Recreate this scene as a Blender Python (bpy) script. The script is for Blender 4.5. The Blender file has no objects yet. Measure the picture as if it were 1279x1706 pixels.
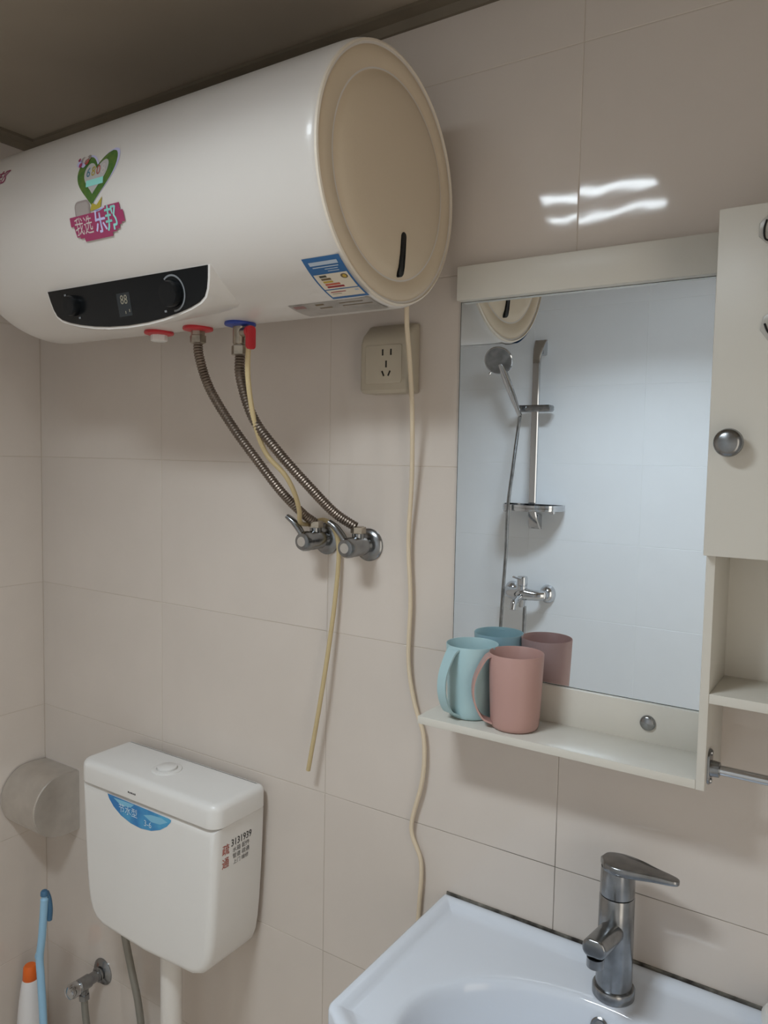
import bpy, bmesh, math, random
from mathutils import Vector, Matrix
random.seed(7)
S = bpy.context.scene
COL = S.collection
PI = math.pi

# ------------------------------------------------------------------ camera
cam_d = bpy.data.cameras.new('camera')
cam = bpy.data.objects.new('camera', cam_d); COL.objects.link(cam)
YAW, PITCH, ROLL = 0.58099, 0.070925, 0.0184
fw = Vector((-math.sin(YAW)*math.cos(PITCH), math.cos(YAW)*math.cos(PITCH), -math.sin(PITCH)))
rt = fw.cross(Vector((0, 0, 1))).normalized(); up = rt.cross(fw)
r2 = math.cos(ROLL)*rt + math.sin(ROLL)*up
u2 = -math.sin(ROLL)*rt + math.cos(ROLL)*up
M3 = Matrix((r2, u2, -fw)).transposed()
cam.matrix_world = Matrix.Translation((0, -1.1, 1.54)) @ M3.to_4x4()
cam_d.sensor_fit = 'VERTICAL'
cam_d.sensor_height = 32.0
cam_d.lens = 1285.0/1706.0*32.0
cam_d.clip_start = 0.02
S.camera = cam

# ------------------------------------------------------------------ world, exposure
w = bpy.data.worlds.new('world'); S.world = w; w.use_nodes = True
w.node_tree.nodes['Background'].inputs[0].default_value = (1.0, 0.90, 0.77, 1)
w.node_tree.nodes['Background'].inputs[1].default_value = 1.9     # warm fill light, added to enter through the made-up doorway
S.view_settings.view_transform = 'Standard'
S.view_settings.look = 'None'
S.view_settings.exposure = 0.0
S.view_settings.gamma = 1.0
S.view_settings.use_curve_mapping = False
LAMP_STRENGTH = 26.0   # glow of the two strips
FILL_POWER = 9.5      # area light added at the lamp to brighten the lower room
LAMP_COLOR = (0.83, 0.93, 1.0)

# ------------------------------------------------------------------ materials
def mat(name, color, rough=0.5, metal=0.0, var=0.0, vscale=8.0, bump=0.0, bscale=60.0, coat=0.0,
        emit=None, estr=0.0, trans=0.0, ior=1.45, spec=0.5, color2=None, sss=0.0):
    m = bpy.data.materials.new(name); m.use_nodes = True
    nt = m.node_tree; b = nt.nodes['Principled BSDF']
    b.inputs['Base Color'].default_value = (*color, 1)
    b.inputs['Roughness'].default_value = rough
    b.inputs['Metallic'].default_value = metal
    b.inputs['Coat Weight'].default_value = coat
    b.inputs['Coat Roughness'].default_value = 0.05
    b.inputs['Transmission Weight'].default_value = trans
    b.inputs['IOR'].default_value = ior
    b.inputs['Specular IOR Level'].default_value = spec
    if emit:
        b.inputs['Emission Color'].default_value = (*emit, 1)
        b.inputs['Emission Strength'].default_value = estr
    if var > 0 or color2:
        tc = nt.nodes.new('ShaderNodeTexCoord')
        no = nt.nodes.new('ShaderNodeTexNoise'); no.inputs['Scale'].default_value = vscale
        no.inputs['Detail'].default_value = 4
        nt.links.new(tc.outputs['Object'], no.inputs['Vector'])
        rp = nt.nodes.new('ShaderNodeValToRGB')
        c2 = color2 if color2 else tuple(c*(1-var) for c in color)
        rp.color_ramp.elements[0].color = (*c2, 1); rp.color_ramp.elements[0].position = 0.3
        rp.color_ramp.elements[1].color = (*color, 1); rp.color_ramp.elements[1].position = 0.65
        nt.links.new(no.outputs['Fac'], rp.inputs['Fac'])
        nt.links.new(rp.outputs['Color'], b.inputs['Base Color'])
    if bump > 0:
        tc2 = nt.nodes.new('ShaderNodeTexCoord')
        n2 = nt.nodes.new('ShaderNodeTexNoise'); n2.inputs['Scale'].default_value = bscale
        n2.inputs['Detail'].default_value = 2
        nt.links.new(tc2.outputs['Object'], n2.inputs['Vector'])
        bp = nt.nodes.new('ShaderNodeBump'); bp.inputs['Strength'].default_value = 1.0
        bp.inputs['Distance'].default_value = bump
        nt.links.new(n2.outputs['Fac'], bp.inputs['Height'])
        nt.links.new(bp.outputs['Normal'], b.inputs['Normal'])
    return m

M = {}
M['tile'] = mat('cream_glazed_tile', (0.67, 0.60, 0.54), 0.055, var=0.05, vscale=5, bump=0.0006, bscale=9)
M['tile_pale'] = mat('pale_glazed_tile', (0.86, 0.88, 0.90), 0.38, var=0.03, vscale=5)
def grout_mat():
    m = mat('grout', (0.60, 0.53, 0.46), 0.9)
    nt = m.node_tree; b = nt.nodes['Principled BSDF']
    tc = nt.nodes.new('ShaderNodeTexCoord'); sp = nt.nodes.new('ShaderNodeSeparateXYZ'); nt.links.new(tc.outputs['Object'], sp.inputs[0])
    def rng(sock, a, b_, lo=0.0, hi=1.0):
        r = nt.nodes.new('ShaderNodeMapRange'); r.inputs[1].default_value = a; r.inputs[2].default_value = b_; r.inputs[3].default_value = lo; r.inputs[4].default_value = hi
        nt.links.new(sock, r.inputs[0]); return r.outputs[0]
    def mul(p, q):
        k = nt.nodes.new('ShaderNodeMath'); k.operation = 'MULTIPLY'; nt.links.new(p, k.inputs[0]); nt.links.new(q, k.inputs[1]); return k.outputs[0]
    no = nt.nodes.new('ShaderNodeTexNoise'); no.inputs['Scale'].default_value = 9; nt.links.new(tc.outputs['Object'], no.inputs['Vector'])
    grime = mul(mul(rng(sp.outputs['Z'], 1.20, 0.95), rng(sp.outputs['X'], -0.95, -0.45)), rng(no.outputs['Fac'], 0.3, 0.6, 0.45, 1.0))
    mx_ = nt.nodes.new('ShaderNodeMix'); mx_.data_type = 'RGBA'
    nt.links.new(grime, mx_.inputs[0]); mx_.inputs[6].default_value = (0.56, 0.485, 0.41, 1); mx_.inputs[7].default_value = (0.10, 0.085, 0.065, 1)
    nt.links.new(mx_.outputs[2], b.inputs['Base Color'])
    return m
M['grout'] = grout_mat()
M['grout_pale'] = mat('grout_pale', (0.84, 0.86, 0.87), 0.8, var=0.04, vscale=6)
M['floor_tile'] = mat('floor_tile', (0.66, 0.60, 0.53), 0.3, var=0.10, vscale=20)
M['ceil'] = mat('ceiling_panel', (0.40, 0.34, 0.27), 0.22, var=0.12, vscale=2)
M['trim'] = mat('ceiling_trim', (0.20, 0.165, 0.12), 0.5, var=0.2, vscale=10)
M['shell'] = mat('heater_enamel', (0.72, 0.68, 0.64), 0.3, coat=0.2)
M['cap'] = mat('heater_cap_plastic', (0.69, 0.575, 0.43), 0.42, bump=0.0001, bscale=300)
M['cap_rim'] = mat('heater_rim_plastic', (0.80, 0.72, 0.61), 0.4)
M['black'] = mat('black_gloss', (0.007, 0.008, 0.009), 0.22, spec=0.25)
M['black_matte'] = mat('black_matte', (0.008, 0.008, 0.008), 0.6)
M['display'] = mat('display_window', (0.030, 0.034, 0.037), 0.25, spec=0.25)
M['digit'] = mat('dim_digits', (0.30, 0.27, 0.20), 0.5)
M['grey_print'] = mat('grey_print', (0.22, 0.23, 0.24), 0.5)
M['chrome'] = mat('chrome', (0.60, 0.61, 0.63), 0.10, metal=1.0)
M['chrome_dull'] = mat('worn_chrome', (0.35, 0.36, 0.37), 0.24, metal=1.0, var=0.35, vscale=40)
M['steel'] = mat('stainless_steel', (0.74, 0.72, 0.69), 0.40, metal=1.0, var=0.10, vscale=30)
M['nickel'] = mat('dull_nickel', (0.52, 0.46, 0.38), 0.32, metal=1.0, var=0.4, vscale=60)
M['hose'] = mat('corrugated_hose_metal', (0.27, 0.22, 0.18), 0.42, metal=1.0, var=0.3, vscale=60)
M['hose_grey'] = mat('grey_hose', (0.28, 0.27, 0.24), 0.45, metal=0.4)
M['drain'] = mat('yellowed_vinyl', (0.56, 0.44, 0.24), 0.35)
M['cord'] = mat('cream_cord', (0.72, 0.60, 0.44), 0.5)
M['red'] = mat('red_plastic', (0.55, 0.03, 0.04), 0.4)
M['blue'] = mat('blue_plastic', (0.03, 0.06, 0.32), 0.4)
M['white_pl'] = mat('white_plastic', (0.78, 0.76, 0.73), 0.35, var=0.03, vscale=6)
M['cistern'] = mat('cistern_plastic', (0.80, 0.785, 0.76), 0.28, var=0.03, vscale=7, bump=0.0002, bscale=25)
M['ceramic'] = mat('white_ceramic', (0.74, 0.79, 0.87), 0.08, coat=0.4)
M['pvc'] = mat('pvc_white', (0.76, 0.73, 0.69), 0.4)
M['socket'] = mat('socket_plastic', (0.50, 0.44, 0.345), 0.45)
M['dark'] = mat('dark_hole', (0.02, 0.017, 0.014), 0.8)
M['board'] = mat('cream_board', (0.68, 0.65, 0.585), 0.35, var=0.04, vscale=6)
M['mirror'] = mat('mirror_silver', (0.88, 0.945, 1.0), 0.0, metal=1.0)
M['mirror_edge'] = mat('mirror_edge', (0.05, 0.06, 0.06), 0.3)
M['teal'] = mat('teal_plastic', (0.40, 0.57, 0.60), 0.45)
M['pink'] = mat('pink_plastic', (0.49, 0.295, 0.262), 0.45)
M['sky_blue'] = mat('sky_blue_plastic', (0.33, 0.58, 0.80), 0.4)
M['navy'] = mat('dark_blue_plastic', (0.06, 0.16, 0.28), 0.4)
M['orange'] = mat('orange_plastic', (0.85, 0.16, 0.02), 0.4)
M['bottle'] = mat('bottle_white', (0.82, 0.80, 0.80), 0.35)
M['caulk'] = mat('mouldy_caulk', (0.035, 0.03, 0.026), 0.9, color2=(0.30, 0.28, 0.24), vscale=35)
M['clear'] = mat('clear_plastic', (0.66, 0.64, 0.59), 0.2, trans=0.25, ior=1.35)
M['st_green'] = mat('print_green', (0.05, 0.15, 0.03), 0.35, color2=(0.13, 0.20, 0.04), vscale=90)
M['st_grey'] = mat('print_grey', (0.50, 0.48, 0.47), 0.3)
M['st_grey2'] = mat('print_grey_brown', (0.33, 0.28, 0.26), 0.3)
M['st_device'] = mat('print_device_grey', (0.40, 0.35, 0.33), 0.3)
M['st_mag'] = mat('print_magenta', (0.36, 0.045, 0.13), 0.35)
M['st_lilac'] = mat('print_lilac', (0.62, 0.60, 0.88), 0.25)
M['st_teal'] = mat('print_teal', (0.32, 0.75, 0.68), 0.25)
M['st_pale'] = mat('print_pale', (0.62, 0.55, 0.52), 0.3)
M['st_blue'] = mat('print_blue', (0.07, 0.22, 0.32), 0.35)
M['st_yellow'] = mat('print_yellow', (0.45, 0.36, 0.05), 0.35)
M['st_red'] = mat('print_red', (0.45, 0.08, 0.06), 0.35)
M['lb_blue'] = mat('label_blue', (0.03, 0.13, 0.32), 0.35)
M['lb_paper'] = mat('label_paper', (0.74, 0.66, 0.54), 0.4)
M['lb_text'] = mat('label_pale_text', (0.45, 0.52, 0.60), 0.4)
M['lb_dkgreen'] = mat('label_dark_green', (0.05, 0.055, 0.04), 0.4)
M['lb_olive'] = mat('label_olive', (0.17, 0.12, 0.06), 0.4)
M['lb_gold'] = mat('label_gold', (0.52, 0.36, 0.05), 0.4)
M['lb_coral'] = mat('label_coral', (0.55, 0.11, 0.06), 0.4)
M['lb_red'] = mat('label_red', (0.33, 0.02, 0.03), 0.4)
M['lb_silver'] = mat('label_silver', (0.46, 0.43, 0.40), 0.35, metal=0.3, var=0.3, vscale=30)
M['lb_wine'] = mat('label_wine', (0.30, 0.16, 0.15), 0.4)
M['ink'] = mat('black_ink', (0.06, 0.055, 0.055), 0.6)
M['ink_red'] = mat('red_ink', (0.58, 0.16, 0.12), 0.6)
M['crescent'] = mat('blue_sticker', (0.03, 0.20, 0.50), 0.25, color2=(0.10, 0.42, 0.68), vscale=22)
M['crescent_lt'] = mat('blue_sticker_light', (0.22, 0.52, 0.72), 0.25)
M['crescent_tx'] = mat('blue_sticker_text', (0.55, 0.72, 0.82), 0.3)
M['lamp'] = mat('lamp_tube', (0.9, 0.95, 1), 0.5, emit=LAMP_COLOR, estr=LAMP_STRENGTH)
M['lamp_body'] = mat('lamp_housing', (0.75, 0.75, 0.73), 0.4)
M['door'] = mat('door_laminate', (0.62, 0.60, 0.56), 0.45)

# ------------------------------------------------------------------ mesh helpers
class MB:
    def __init__(s): s.v = []; s.f = []; s.m = []
    def add(s, vs, fs, mi=0):
        o = len(s.v); s.v += [tuple(p) for p in vs]
        s.f += [tuple(i+o for i in f) for f in fs]; s.m += [mi]*len(fs)
        return s
    def build(s, name, mats, parent=None, sharp=35, weld=False, fixn=True):
        me = bpy.data.meshes.new(name); me.from_pydata(s.v, [], s.f)
        if not isinstance(mats, (list, tuple)): mats = [mats]
        for k in mats: me.materials.append(M[k])
        me.polygons.foreach_set('material_index', s.m)
        if fixn or weld:
            bm = bmesh.new(); bm.from_mesh(me)
            if weld: bmesh.ops.remove_doubles(bm, verts=bm.verts, dist=1e-6)
            if fixn: bmesh.ops.recalc_face_normals(bm, faces=bm.faces)
            bm.to_mesh(me); bm.free()
        me.shade_smooth()
        me.set_sharp_from_angle(angle=math.radians(sharp))
        o = bpy.data.objects.new(name, me); COL.objects.link(o)
        if parent: o.parent = parent
        return o

def thing(name, label, cat, group=None):
    o = bpy.data.objects.new(name, None); COL.objects.link(o)
    o.empty_display_size = 0.05
    return tag(o, label, cat, group)
def tag(o, label, cat, group=None):
    o['label'] = label; o['category'] = cat
    if group: o['group'] = group
    return o
def struct(o, label=None):
    o['kind'] = 'structure'
    if label: o['label'] = label
    return o
def sink_origin(root, loc):
    """move an empty to its base while its parts keep their world place"""
    root.location = loc
    for c in root.children: c.location = c.location - Vector(loc)

def box(mb, x0, x1, y0, y1, z0, z1, mi=0, bev=0.0, seg=2):
    bm = bmesh.new(); bmesh.ops.create_cube(bm, size=1)
    for v in bm.verts:
        v.co = Vector(((x0+x1)/2+v.co.x*(x1-x0), (y0+y1)/2+v.co.y*(y1-y0), (z0+z1)/2+v.co.z*(z1-z0)))
    if bev > 0:
        bmesh.ops.bevel(bm, geom=list(bm.edges), offset=bev, segments=seg, profile=0.5, affect='EDGES')
    bm.verts.index_update()
    mb.add([v.co.copy() for v in bm.verts], [[v.index for v in f.verts] for f in bm.faces], mi)
    bm.free(); return mb

def frame_of(axis):
    a = Vector(axis).normalized()
    h = Vector((0, 0, 1)) if abs(a.z) < 0.9 else Vector((1, 0, 0))
    u = h.cross(a).normalized(); v = a.cross(u)
    return a, u, v

def lathe(mb, origin, axis, prof, n=32, mi=0, mis=None):
    """prof: list of (distance along axis, radius)"""
    o = Vector(origin); a, u, v = frame_of(axis)
    vs = []; fs = []
    for (t, r) in prof:
        for k in range(n):
            an = 2*PI*k/n
            vs.append(o + a*t + (u*math.cos(an)+v*math.sin(an))*max(r, 1e-5))
    for i in range(len(prof)-1):
        for k in range(n):
            k2 = (k+1) % n
            fs.append((i*n+k, i*n+k2, (i+1)*n+k2, (i+1)*n+k))
    if prof[0][1] > 1e-4: fs.append(tuple(range(n))[::-1])
    if prof[-1][1] > 1e-4: fs.append(tuple((len(prof)-1)*n+k for k in range(n)))
    mb.add(vs, fs, mi); return mb

def catmull(pts, per=8):
    P = [Vector(p) for p in pts]
    P = [P[0]*2-P[1]] + P + [P[-1]*2-P[-2]]
    out = []
    for i in range(1, len(P)-2):
        for k in range(per):
            t = k/per; p0, p1, p2, p3 = P[i-1:i+3]
            out.append(0.5*((2*p1)+(p2-p0)*t+(2*p0-5*p1+4*p2-p3)*t*t+(3*p1-p0-3*p2+p3)*t**3))
    out.append(P[-2]); return out

def tube(mb, path, rad, n=12, mi=0, ell=None):
    """path: points; rad: number, list or function(i) ; ell=(a,b) scales the section"""
    path = [Vector(p) for p in path]
    vs = []; fs = []; prev = None
    N = len(path)
    for i, p in enumerate(path):
        t = (path[min(i+1, N-1)]-path[max(i-1, 0)]).normalized()
        if prev is None:
            h = Vector((0, 0, 1)) if abs(t.z) < 0.9 else Vector((1, 0, 0))
            u = h.cross(t).normalized()
        else:
            u = (prev - t*prev.dot(t)).normalized()
        prev = u; v = t.cross(u)
        r = rad(i) if callable(rad) else (rad[i] if isinstance(rad, (list, tuple)) else rad)
        a, b = ell if ell else (1, 1)
        for k in range(n):
            an = 2*PI*k/n; vs.append(p + u*math.cos(an)*r*a + v*math.sin(an)*r*b)
    for i in range(N-1):
        for k in range(n):
            k2 = (k+1) % n
            fs.append((i*n+k, i*n+k2, (i+1)*n+k2, (i+1)*n+k))
    fs.append(tuple(range(n))[::-1]); fs.append(tuple((N-1)*n+k for k in range(n)))
    mb.add(vs, fs, mi); return mb

def resample(path, step):
    path = [Vector(p) for p in path]; out = [path[0]]; acc = 0
    for a, b in zip(path, path[1:]):
        d = (b-a).length
        while acc + d >= step and d > 0:
            t = (step-acc)/d; a = a.lerp(b, t); out.append(a); d = (b-a).length; acc = 0
        acc += d
    out.append(path[-1]); return out

def corrugated(mb, pts, r0, r1, pitch=0.005, n=12, mi=0):
    p = resample(catmull(pts, 16), pitch/2)
    return tube(mb, p, lambda i: r1 if i % 2 else r0, n, mi)

def offset_poly(P, d):
    n = len(P); out = []
    area = sum(P[i][0]*P[(i+1) % n][1]-P[(i+1) % n][0]*P[i][1] for i in range(n))
    s = 1 if area > 0 else -1
    for i in range(n):
        a, b, c = Vector(P[i-1]), Vector(P[i]), Vector(P[(i+1) % n])
        e1 = (b-a); e2 = (c-b)
        e1 = e1.normalized() if e1.length > 1e-9 else e2.normalized()
        e2 = e2.normalized() if e2.length > 1e-9 else e1
        n1 = Vector((-e1.y, e1.x))*s; n2 = Vector((-e2.y, e2.x))*s
        m = n1+n2
        if m.length < 1e-6: m = n1
        m.normalize(); k = d/max(0.35, m.dot(n1))
        out.append((b.x+m.x*k, b.y+m.y*k))
    return out

def prism(mb, outline, h0, h1, fmap, r0=0.0, r1=0.0, seg=4, mi=0):
    """outline in 2D, extruded from height h0 to h1, edges rounded by r0 (start) and r1 (end); fmap(a,b,h)->xyz"""
    lv = []
    sg = 1 if h1 > h0 else -1
    if r0 > 0:
        for k in range(seg+1):
            an = PI/2*k/seg; lv.append((r0*(1-math.sin(an)), h0+sg*r0*(1-math.cos(an))))
    else: lv.append((0, h0))
    if r1 > 0:
        for k in range(seg+1):
            an = PI/2*k/seg; lv.append((r1*(1-math.cos(an)), h1-sg*r1*(1-math.sin(an))))
    else: lv.append((0, h1))
    n = len(outline); vs = []; fs = []
    for ins, h in lv:
        P = offset_poly(outline, ins) if ins > 1e-7 else outline
        vs += [fmap(a, b, h) for a, b in P]
    for i in range(len(lv)-1):
        for k in range(n):
            k2 = (k+1) % n; fs.append((i*n+k, i*n+k2, (i+1)*n+k2, (i+1)*n+k))
    fs.append(tuple(range(n))[::-1]); fs.append(tuple((len(lv)-1)*n+k for k in range(n)))
    mb.add(vs, fs, mi); return mb

def round_rect(x0, x1, y0, y1, r, seg=5):
    rs = r if isinstance(r, (list, tuple)) else [r]*4      # order: x1y1, x0y1, x0y0, x1y0
    out = []
    for (cx, cy, sx, sy, rr, a0) in ((x1, y1, -1, -1, rs[0], 0), (x0, y1, 1, -1, rs[1], 90), (x0, y0, 1, 1, rs[2], 180), (x1, y0, -1, 1, rs[3], 270)):
        if rr <= 0: out.append((cx, cy)); continue
        for k in range(seg+1):
            an = math.radians(a0+90*k/seg)
            out.append((cx+sx*rr+rr*math.cos(an), cy+sy*rr+rr*math.sin(an)))
    return out

def text_geo(body, size):
    c = bpy.data.curves.new('lettering', 'FONT'); c.body = body; c.size = size
    c.align_x = 'CENTER'; c.align_y = 'CENTER'; c.resolution_u = 2
    o = bpy.data.objects.new('lettering', c); COL.objects.link(o)
    dg = bpy.context.evaluated_depsgraph_get()
    e = o.evaluated_get(dg); me = e.to_mesh()
    vs = [(v.co.x, v.co.y) for v in me.vertices]; fs = [tuple(p.vertices) for p in me.polygons]
    e.to_mesh_clear()
    bpy.data.objects.remove(o); bpy.data.curves.remove(c)
    return vs, fs

def patch(mb, P2, fmap, mi=0):
    """flat print: n-gon from 2D outline through fmap(a,b)"""
    mb.add([fmap(a, b) for a, b in P2], [tuple(range(len(P2)))], mi); return mb
def grid_patch(mb, a0, a1, b0, b1, fmap, na=2, nb=8, mi=0):
    vs = [fmap(a0+(a1-a0)*i/na, b0+(b1-b0)*j/nb) for j in range(nb+1) for i in range(na+1)]
    fs = [(j*(na+1)+i, j*(na+1)+i+1, (j+1)*(na+1)+i+1, (j+1)*(na+1)+i) for j in range(nb) for i in range(na)]
    mb.add(vs, fs, mi); return mb
def strip_patch(mb, P, fmap, mi=0, rows=40):
    """flat print cut into thin rows, so that it follows a curved surface"""
    lo = min(p[1] for p in P); hi = max(p[1] for p in P); n = len(P)
    def cross(b):
        xs = []
        for i in range(n):
            (ax, ay), (cx, cy) = P[i], P[(i+1) % n]
            if (ay-b)*(cy-b) < 0: xs.append(ax+(cx-ax)*(b-ay)/(cy-ay))
        return sorted(xs)
    for k in range(rows):
        b0 = lo+(hi-lo)*k/rows; b1 = lo+(hi-lo)*(k+1)/rows; e = (b1-b0)*0.02
        c0, c1 = cross(b0+e), cross(b1-e)
        if len(c0) != len(c1) or len(c0) % 2: c0 = c1 = cross((b0+b1)/2)
        for j in range(0, len(c0)-1, 2):
            mb.add([fmap(c0[j], b0), fmap(c0[j+1], b0), fmap(c1[j+1], b1), fmap(c1[j], b1)], [(0, 1, 2, 3)], mi)
    return mb
def text_patch(mb, body, size, fmap, ca, cb, mi=0, rot=0.0, sx=1.0, shear=0.0):
    vs, fs = text_geo(body, size)
    c, s = math.cos(rot), math.sin(rot)
    out = []
    for x, y in vs:
        x = x*sx + y*shear
        out.append(fmap(ca+x*c-y*s, cb+x*s+y*c))
    mb.add(out, fs, mi); return mb

# ================================================================== ROOM SHELL
XL, XR_, YF, ZC = -1.71, 0.78, -1.85, 2.25
TW, TH = 0.443, 0.303
X_JOINT = -0.398         # one vertical joint on the back wall
Z_JOINT = 0.011          # first horizontal joint above the floor
GAP = 0.0011

tile_cache = {}
def tile_mesh(wd, ht, mname, nm):
    key = (round(wd, 4), round(ht, 4), mname)
    if key in tile_cache: return tile_cache[key]
    mb = MB(); t = 0.006; b = 0.0007
    P = [(-wd/2, -ht/2), (wd/2, -ht/2), (wd/2, ht/2), (-wd/2, ht/2)]
    Q = [(-wd/2+b, -ht/2+b), (wd/2-b, -ht/2+b), (wd/2-b, ht/2-b), (-wd/2+b, ht/2-b)]
    vs = [(x, 0.0, z) for x, z in P] + [(x, -t+b*0.6, z) for x, z in P] + [(x, -t, z) for x, z in Q]
    fs = [(0, 1, 5, 4), (1, 2, 6, 5), (2, 3, 7, 6), (3, 0, 4, 7), (4, 5, 9, 8), (5, 6, 10, 9), (6, 7, 11, 10), (7, 4, 8, 11), (8, 9, 10, 11)]
    me = bpy.data.meshes.new(nm); me.from_pydata(vs, [], fs); me.materials.append(M[mname])
    tile_cache[key] = me; return me

def cuts(a, b, j, step):
    out = [a]; k = math.ceil((a+0.02-j)/step)
    while j+k*step < b-0.02: out.append(j+k*step); k += 1
    out.append(b); return out

def tile_wall(wall, length0, length1, joint, place, mname, z0=0.0, z1=ZC):
    """place(s, z) -> location, rotz"""
    xs = cuts(length0, length1, joint, TW); zs = cuts(z0, z1, Z_JOINT+TH, TH)
    for i in range(len(xs)-1):
        for k in range(len(zs)-1):
            wd = xs[i+1]-xs[i]-GAP; ht = zs[k+1]-zs[k]-GAP
            o = bpy.data.objects.new('tile', tile_mesh(wd, ht, mname, 'tile'))
            COL.objects.link(o); o.parent = wall
            loc, rz = place((xs[i]+xs[i+1])/2, (zs[k]+zs[k+1])/2)
            o.location = loc; o.rotation_euler = (random.uniform(-1, 1)*0.0012, 0, rz + random.uniform(-1, 1)*0.0012)

B = 0.0005     # grout face lies this far behind the tile face plane
wb = struct(box(MB(), XL-0.1, XR_+0.1, B, 0.10, 0, ZC).build('wall_back', 'grout'), 'wall of cream glazed tiles behind the water heater and mirror')
tile_wall(wb, XL, XR_, X_JOINT, lambda s, z: ((s, 0.006, z), 0), 'tile')
wl = struct(box(MB(), XL-0.10, XL-B, YF-0.1, B, 0, ZC).build('wall_left', 'grout'), 'narrow strip of cream tiled side wall at the left')
tile_wall(wl, YF, 0, -TW*0.98, lambda s, z: ((XL-0.006, s, z), PI/2), 'tile')
wf = struct(box(MB(), XL-0.1, XR_+0.1, YF-0.1, YF-B, 0, ZC).build('wall_front', 'grout_pale'), 'pale tiled wall seen in the mirror')
tile_wall(wf, XL, XR_, X_JOINT+0.06, lambda s, z: ((s, YF-0.006, z), PI), 'tile_pale')
DY0, DY1, DZ = -1.62, -0.84, 2.02         # unseen doorway added in the right wall to let fill light in
mb = MB()
box(mb, XR_+B, XR_+0.1, YF-0.1, DY0, 0, ZC); box(mb, XR_+B, XR_+0.1, DY1, B, 0, ZC); box(mb, XR_+B, XR_+0.1, DY0, DY1, DZ, ZC)
wr = struct(mb.build('wall_right', 'grout_pale'), 'tiled wall with an added doorway to the right, out of the picture')
rp = lambda s, z: ((XR_+0.006, s, z), -PI/2)
tile_wall(wr, YF, DY0, -TW*0.6, rp, 'tile_pale'); tile_wall(wr, DY1, 0, -TW*0.6, rp, 'tile_pale'); tile_wall(wr, DY0, DY1, -TW*0.6, rp, 'tile_pale', DZ, ZC)
mb = MB()
for (y0, y1, z0, z1) in ((DY0, DY0+0.035, 0, DZ), (DY1-0.035, DY1, 0, DZ), (DY0+0.035, DY1-0.035, DZ-0.035, DZ)):
    box(mb, XR_-0.008, XR_+0.11, y0, y1, z0, z1, bev=0.003)
d1 = struct(mb.build('added_doorway', 'door'), 'open doorway added to let fill light in, out of the picture')
pl = bpy.data.lights.new('fill_portal', 'AREA'); pl.shape = 'RECTANGLE'; pl.size = DY1-DY0; pl.size_y = DZ; pl.cycles.is_portal = True
po = bpy.data.objects.new('fill_portal', pl); COL.objects.link(po); po.location = (XR_+0.1, (DY0+DY1)/2, DZ/2)
po.rotation_euler = (PI/2, 0, PI/2); po.parent = d1
fl = struct(box(MB(), XL-0.1, XR_+0.1, YF-0.1, 0.1, -0.1, -0.004).build('floor', 'grout'), 'beige tiled bathroom floor')
fx = cuts(XL, XR_, -0.3, 0.3); fy = cuts(YF, 0, -0.3, 0.3)
for i in range(len(fx)-1):
    for k in range(len(fy)-1):
        mb = box(MB(), fx[i]+0.001, fx[i+1]-0.001, fy[k]+0.001, fy[k+1]-0.001, -0.006, 0.0)
        mb.build('floor_tile', 'floor_tile', fl)
ce = MB()
LX0, LX1, LY0, LY1 = -0.925, -0.52, -1.195, -0.885
for (a, b_, c, d) in ((XL-0.1, LX0, YF-0.1, 0.1), (LX1, XR_+0.1, YF-0.1, 0.1), (LX0, LX1, YF-0.1, LY0), (LX0, LX1, LY1, 0.1)):
    box(ce, a, b_, c, d, ZC, ZC+0.08)
struct(ce.build('ceiling', 'ceil'), 'dim brownish glossy ceiling')
# cove trims along the ceiling edge
def cove(name, p0, p1, inward):
    mb = MB(); a = Vector(p0); b_ = Vector(p1); n = Vector(inward)
    prof = [(0, 0), (0.030, 0), (0.030, -0.006), (0.012, -0.010), (0.006, -0.022), (0, -0.022)]
    vs = []
    for p in (a, b_):
        for (o, z) in prof: vs.append(p + n*o + Vector((0, 0, z)))
    k = len(prof)
    fs = [(i, (i+1) % k, k+(i+1) % k, k+i) for i in range(k)] + [tuple(range(k)), tuple(range(2*k-1, k-1, -1))]
    mb.add(vs, fs); return struct(mb.build(name, 'trim', sharp=20))
cove('trim_1', (XL, 0, ZC), (XR_, 0, ZC), (0, -1, 0))
cove('trim_2', (XL, YF, ZC), (XL, 0, ZC), (1, 0, 0))
cove('trim_3', (XL, YF, ZC), (XR_, YF, ZC), (0, 1, 0))
cove('trim_4', (XR_, YF, ZC), (XR_, 0, ZC), (-1, 0, 0))

# ------------------------------------------------------------------ ceiling lamp (strips let into the ceiling, plus an added downward fill)
lamp = thing('ceiling_lamp', 'recessed twin-strip ceiling lamp, seen only as two bright streaks on glossy tile', 'lamp')
mb = MB()
box(mb, LX0, LX1, LY0, LY1, ZC+0.055, ZC+0.075)
for (a, b_, c, d) in ((LX0, LX0+0.012, LY0, LY1), (LX1-0.012, LX1, LY0, LY1), (LX0, LX1, LY0, LY0+0.012), (LX0, LX1, LY1-0.012, LY1)):
    box(mb, a, b_, c, d, ZC-0.004, ZC+0.056)
mb.build('housing', 'lamp_body', lamp)
mb = MB(); box(mb, LX0+0.012, LX1-0.012, LY0+0.012, LY1-0.012, ZC+0.001, ZC+0.006)
mb.build('cover_plate', 'lamp_body', lamp)
for yy, xa, xb in ((-0.945, -0.845, -0.545), (-1.135, -0.900, -0.565)):
    mb = MB(); box(mb, xa, xb, yy-0.015, yy+0.015, ZC-0.007, ZC+0.0008)
    mb.build('light_strip', 'lamp', lamp)
ld = bpy.data.lights.new('down_fill', 'AREA'); ld.shape = 'RECTANGLE'; ld.size = LX1-LX0-0.03; ld.size_y = 0.13  # extra emitter besides the strips, added to fill the lower walls and floor
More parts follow.
